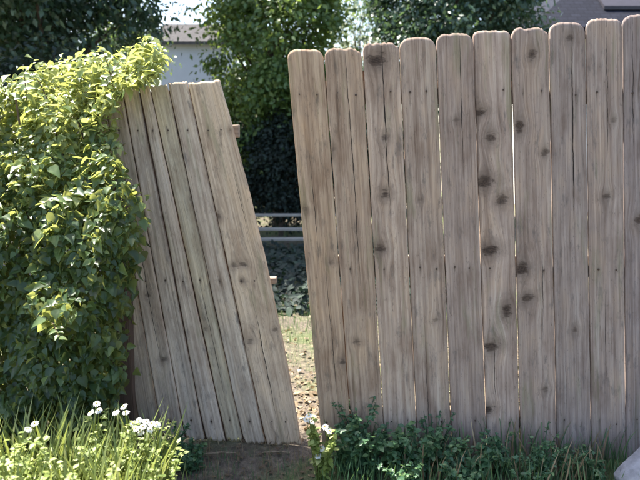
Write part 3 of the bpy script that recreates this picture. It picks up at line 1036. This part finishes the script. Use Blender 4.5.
def heads_at(lst, Y, jit=.02):
    out = []
    for px, py in lst:
        p = P(px, py, Y + random.uniform(-jit, jit))
        out.append(tuple(p))
    return out


# sunlit clump in the lower left
SUNNY = [
    (12, -.62, .36, 10, 'sunlit leafy weed at the lower left corner under the vine', []),
    (45, -.60, .36, 10, 'sunlit yellow-green weed second from the lower left corner', [(28, 430), (35, 424)]),
    (78, -.58, .46, 10, 'sunlit weed with two white flowers standing highest under the vine', [(97, 404), (91, 413), (99, 411)]),
    (112, -.56, .50, 11, 'sunlit weed with small pale flowers just left of the white flower cluster', [(116, 413), (124, 407), (126, 413)]),
    (146, -.54, .46, 12, 'weed bearing the wide cluster of white flowers in front of the gate post', [(133, 424), (139, 421), (146, 422), (152, 424), (157, 425), (143, 427), (136, 429), (150, 430), (141, 433)]),
]
for px, Y, h, st, lab, fl in SUNNY:
    p = P(px, 470, Y)
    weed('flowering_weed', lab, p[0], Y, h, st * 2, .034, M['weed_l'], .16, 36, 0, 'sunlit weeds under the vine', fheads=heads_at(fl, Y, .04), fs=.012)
for px, Y, h, lab in ((0, -.85, .54, 'bright weed cut by the left edge of the picture at the bottom'), (62, -.82, .55, 'bright weed low in front at the bottom, left of the flower stalks'),
                      (128, -.76, .47, 'bright weed at the bottom edge below the white flower cluster'), (-30, -.72, .50, 'weed at the left edge, mostly outside the picture')):
    p = P(px, 478, Y)
    weed('leafy_weed', lab, p[0], Y, h, 20, .033, M['weed_l'], .18, 38, 0, 'sunlit weeds under the vine')

# lit weed with white flowers in the gap
p = P(322, 470, -.20)
weed('flowering_weed', 'slim weed with white flowers at the foot of the gap between gate and fence', p[0], -.20, .27, 12, .038, M['weed_l'], .075, 22, 0, fs=.014,
     fheads=heads_at([(309, 416), (311, 422), (306, 420), (325, 427), (329, 431), (322, 449), (318, 456)], -.20))

# shaded weeds along the right fence
SHADE = [(345, -.13, .24, .06, 'broad-leaved green weed at the left end of the fence foot'), (368, -.16, .22, .055, 'second green weed from the gap along the fence foot'),
         (392, -.11, .20, .05, 'third green weed from the gap along the fence foot'), (418, -.15, .25, .05, 'fourth green weed from the gap, against the fence boards'),
         (446, -.12, .21, .05, 'fifth green weed from the gap along the fence foot'), (474, -.17, .17, .045, 'low green weed below the dark knots of the fence'),
         (503, -.13, .18, .045, 'green weed under the middle of the board fence, right of the knotty board'), (540, -.15, .20, .045, 'light green weed two boards right of the knotty board'),
         (570, -.12, .15, .04, 'small green weed near the right end of the fence foot'), (596, -.16, .13, .04, 'small weed beside the pale block in the corner')]
SHADE += [(358, -.06, .28, .05, 'tall dark weed close against the second fence board'), (432, -.06, .27, .045, 'tall dark weed close against the fence, left of the knotty board'),
          (405, -.24, .17, .05, 'leafy weed at the bottom edge below the split fence board'), (460, -.25, .17, .045, 'leafy weed at the bottom edge below the knotty board'),
          (525, -.24, .15, .04, 'leafy weed at the bottom edge, right of the knotty board'),
          (168, -.10, .22, .045, 'dark weed in the shade at the foot of the gate, behind the white flowers'), (192, -.12, .15, .04, 'small dark weed on the soil before the middle of the gate')]
for q, (px, Y, h, ls, lab) in enumerate(SHADE):
    p = P(px, 466, Y)
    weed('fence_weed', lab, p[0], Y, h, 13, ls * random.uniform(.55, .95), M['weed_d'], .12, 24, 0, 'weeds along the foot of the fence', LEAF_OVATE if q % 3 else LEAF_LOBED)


# ------------------------------------------------------------------ grass, litter, twigs
def blades(name, label, regions, mat, cat='grass'):
    Pp, Sz, Lv = [], [], []
    for (x0, x1, y0, y1, n, h) in regions:
        x, y = rng.uniform(x0, x1, n), rng.uniform(y0, y1, n)
        Pp.append(np.stack([x, y, gz(x, y) - .005], -1))
        Sz.append(rng.uniform(.5, 1.1, n) * h)
        Lv.append(rng.normal(.5, .22, n))
    Pp, Sz, Lv = np.concatenate(Pp), np.concatenate(Sz), np.concatenate(Lv)
    n = len(Pp)
    a = rng.uniform(0, 2 * math.pi, n)
    nrm = np.stack([np.cos(a), np.sin(a), np.full(n, .1)], -1)
    tip = np.stack([np.cos(a) * .35 + rng.normal(0, .15, n), np.sin(a) * .35 + rng.normal(0, .15, n), np.ones(n)], -1)
    tv, tf = BLADE
    tv = tv.copy()
    tv[:, 0] *= 1.6
    tag(link(name, leaf_cloud(name, Pp, nrm, tip, Sz, (tv, tf), Lv), None, mat), label, cat, None, 'stuff')


blades('lawn_grass', 'patchy green grass in the yard behind the fence', [(-1.2, 1.6, .75, 2.3, 4500, .06), (-1.6, 1.6, 1.5, 5.0, 7000, .09), (-2.5, 2.5, 5, 8, 5000, .10)], M['weed_d'])
def cover():
    n = 11000
    x, y = rng.uniform(-1.8, 1.5, n), rng.uniform(2.2, 4.9, n)
    hh = .10 + .10 * fbm(x * 3, y * 3, 81)
    p = np.stack([x, y, gz(x, y) + rng.uniform(0, 1, n) * np.clip(hh, .02, 1)], -1)
    tag(link('ground_cover', leaf_cloud('ground_cover', p, rnd(n, .5) + np.array((0, -.3, 1)), rnd(n), rng.uniform(.04, .09, n), LEAF_OVATE, rng.normal(.5, .25, n)), None, M['hedge']),
        'dark bluish green ground cover in the shade seen through the gap', 'ground cover', None, 'stuff')


cover()
blades('wild_grass', 'bright wild grass among the weeds in the lower left', [(-1.6, -.55, -1.0, -.45, 2600, .46), (-.6, -.5, -.9, -.2, 60, .16)], M['grass'])
blades('shade_grass', 'dark grass growing along the foot of the fence', [(.02, 1.3, -.30, .0, 650, .15), (-.75, -.02, -.4, -.02, 420, .07), (.02, 1.3, -.03, .05, 200, .2)], M['weed_d'])
blades('dry_grass', 'thin dry straw blades among the weeds at the fence foot', [(.3, 1.2, -.28, -.02, 130, .2), (-.75, 0, -.3, .1, 160, .08)], M['dry'])


def litter():
    n = 3600
    x = np.concatenate([rng.uniform(-.9, 1.6, n - 420), rng.uniform(-.8, .1, 420)])
    y = np.concatenate([np.abs(rng.normal(.5, .55, n - 420)) + .22, rng.uniform(-.5, .2, 420)])
    p = np.stack([x, y, gz(x, y) + rng.uniform(.002, .02, n)], -1)
    nrm = rnd(n, .35) + np.array((0, 0, 1))
    me = leaf_cloud('leaf_litter', p, nrm, rnd(n), rng.uniform(.012, .042, n) * np.where(np.arange(n) > n - 420, .7, 1), LEAF_OVATE, rng.normal(.45, .28, n) - np.where(np.arange(n) > n - 420, .3, 0))
    tag(link('leaf_litter', me, None, M['dry']), 'dry tan fallen leaves strewn on the ground around the gap', 'leaves', None, 'stuff')


litter()

for (a, b_, lab) in (((262, 455), (290, 449), 'dark bent twig lying on the soil under the gate'), ((200, 462), (240, 470), 'thin twig lying on the soil left of the dark bent twig')):
    p0, p1 = P(*a, -.02), P(*b_, -.02)
    for q_ in (p0, p1):
        q_[2] = float(gz(q_[0], -.02)) + .008
    m_ = (p0 + p1) / 2 + np.array((0, -.012, .012))
    t = tag(link('twig', tubes_mesh('twig', [([tuple(p0 - m_), (0, 0, 0), tuple(p1 - m_)], [.003, .005, .0025], 6), ([(0, 0, 0), (.03, -.02, .012)], [.003, .0015], 5)]), None, M['twig']), lab, 'twig', 'twigs under the gate')
    t.location = m_

# pale block in the lower right corner
p = P(652, 486, -.30)
bm = bmesh.new()
bmesh.ops.create_cube(bm, size=1)
bmesh.ops.subdivide_edges(bm, edges=bm.edges[:], cuts=5, use_grid_fill=True)
for v_ in bm.verts:
    d = v_.co.normalized()
    v_.co = v_.co.lerp(d * .62, .35)
    v_.co *= 1 + .05 * float(fbm(d.x * 3 + 5, d.y * 3 + d.z * 2, 71))
    v_.co = Vector((v_.co.x * .26, v_.co.y * .30, v_.co.z * .24))
st = tag(link('pale_block', bm_mesh('pale_block', bm, True), None, M['stone']), 'smooth white block cut off by the lower right corner', 'stone')
st.location = (p[0] + .075, -.30, .045)
st.rotation_euler = (R(8), R(-32), R(20))
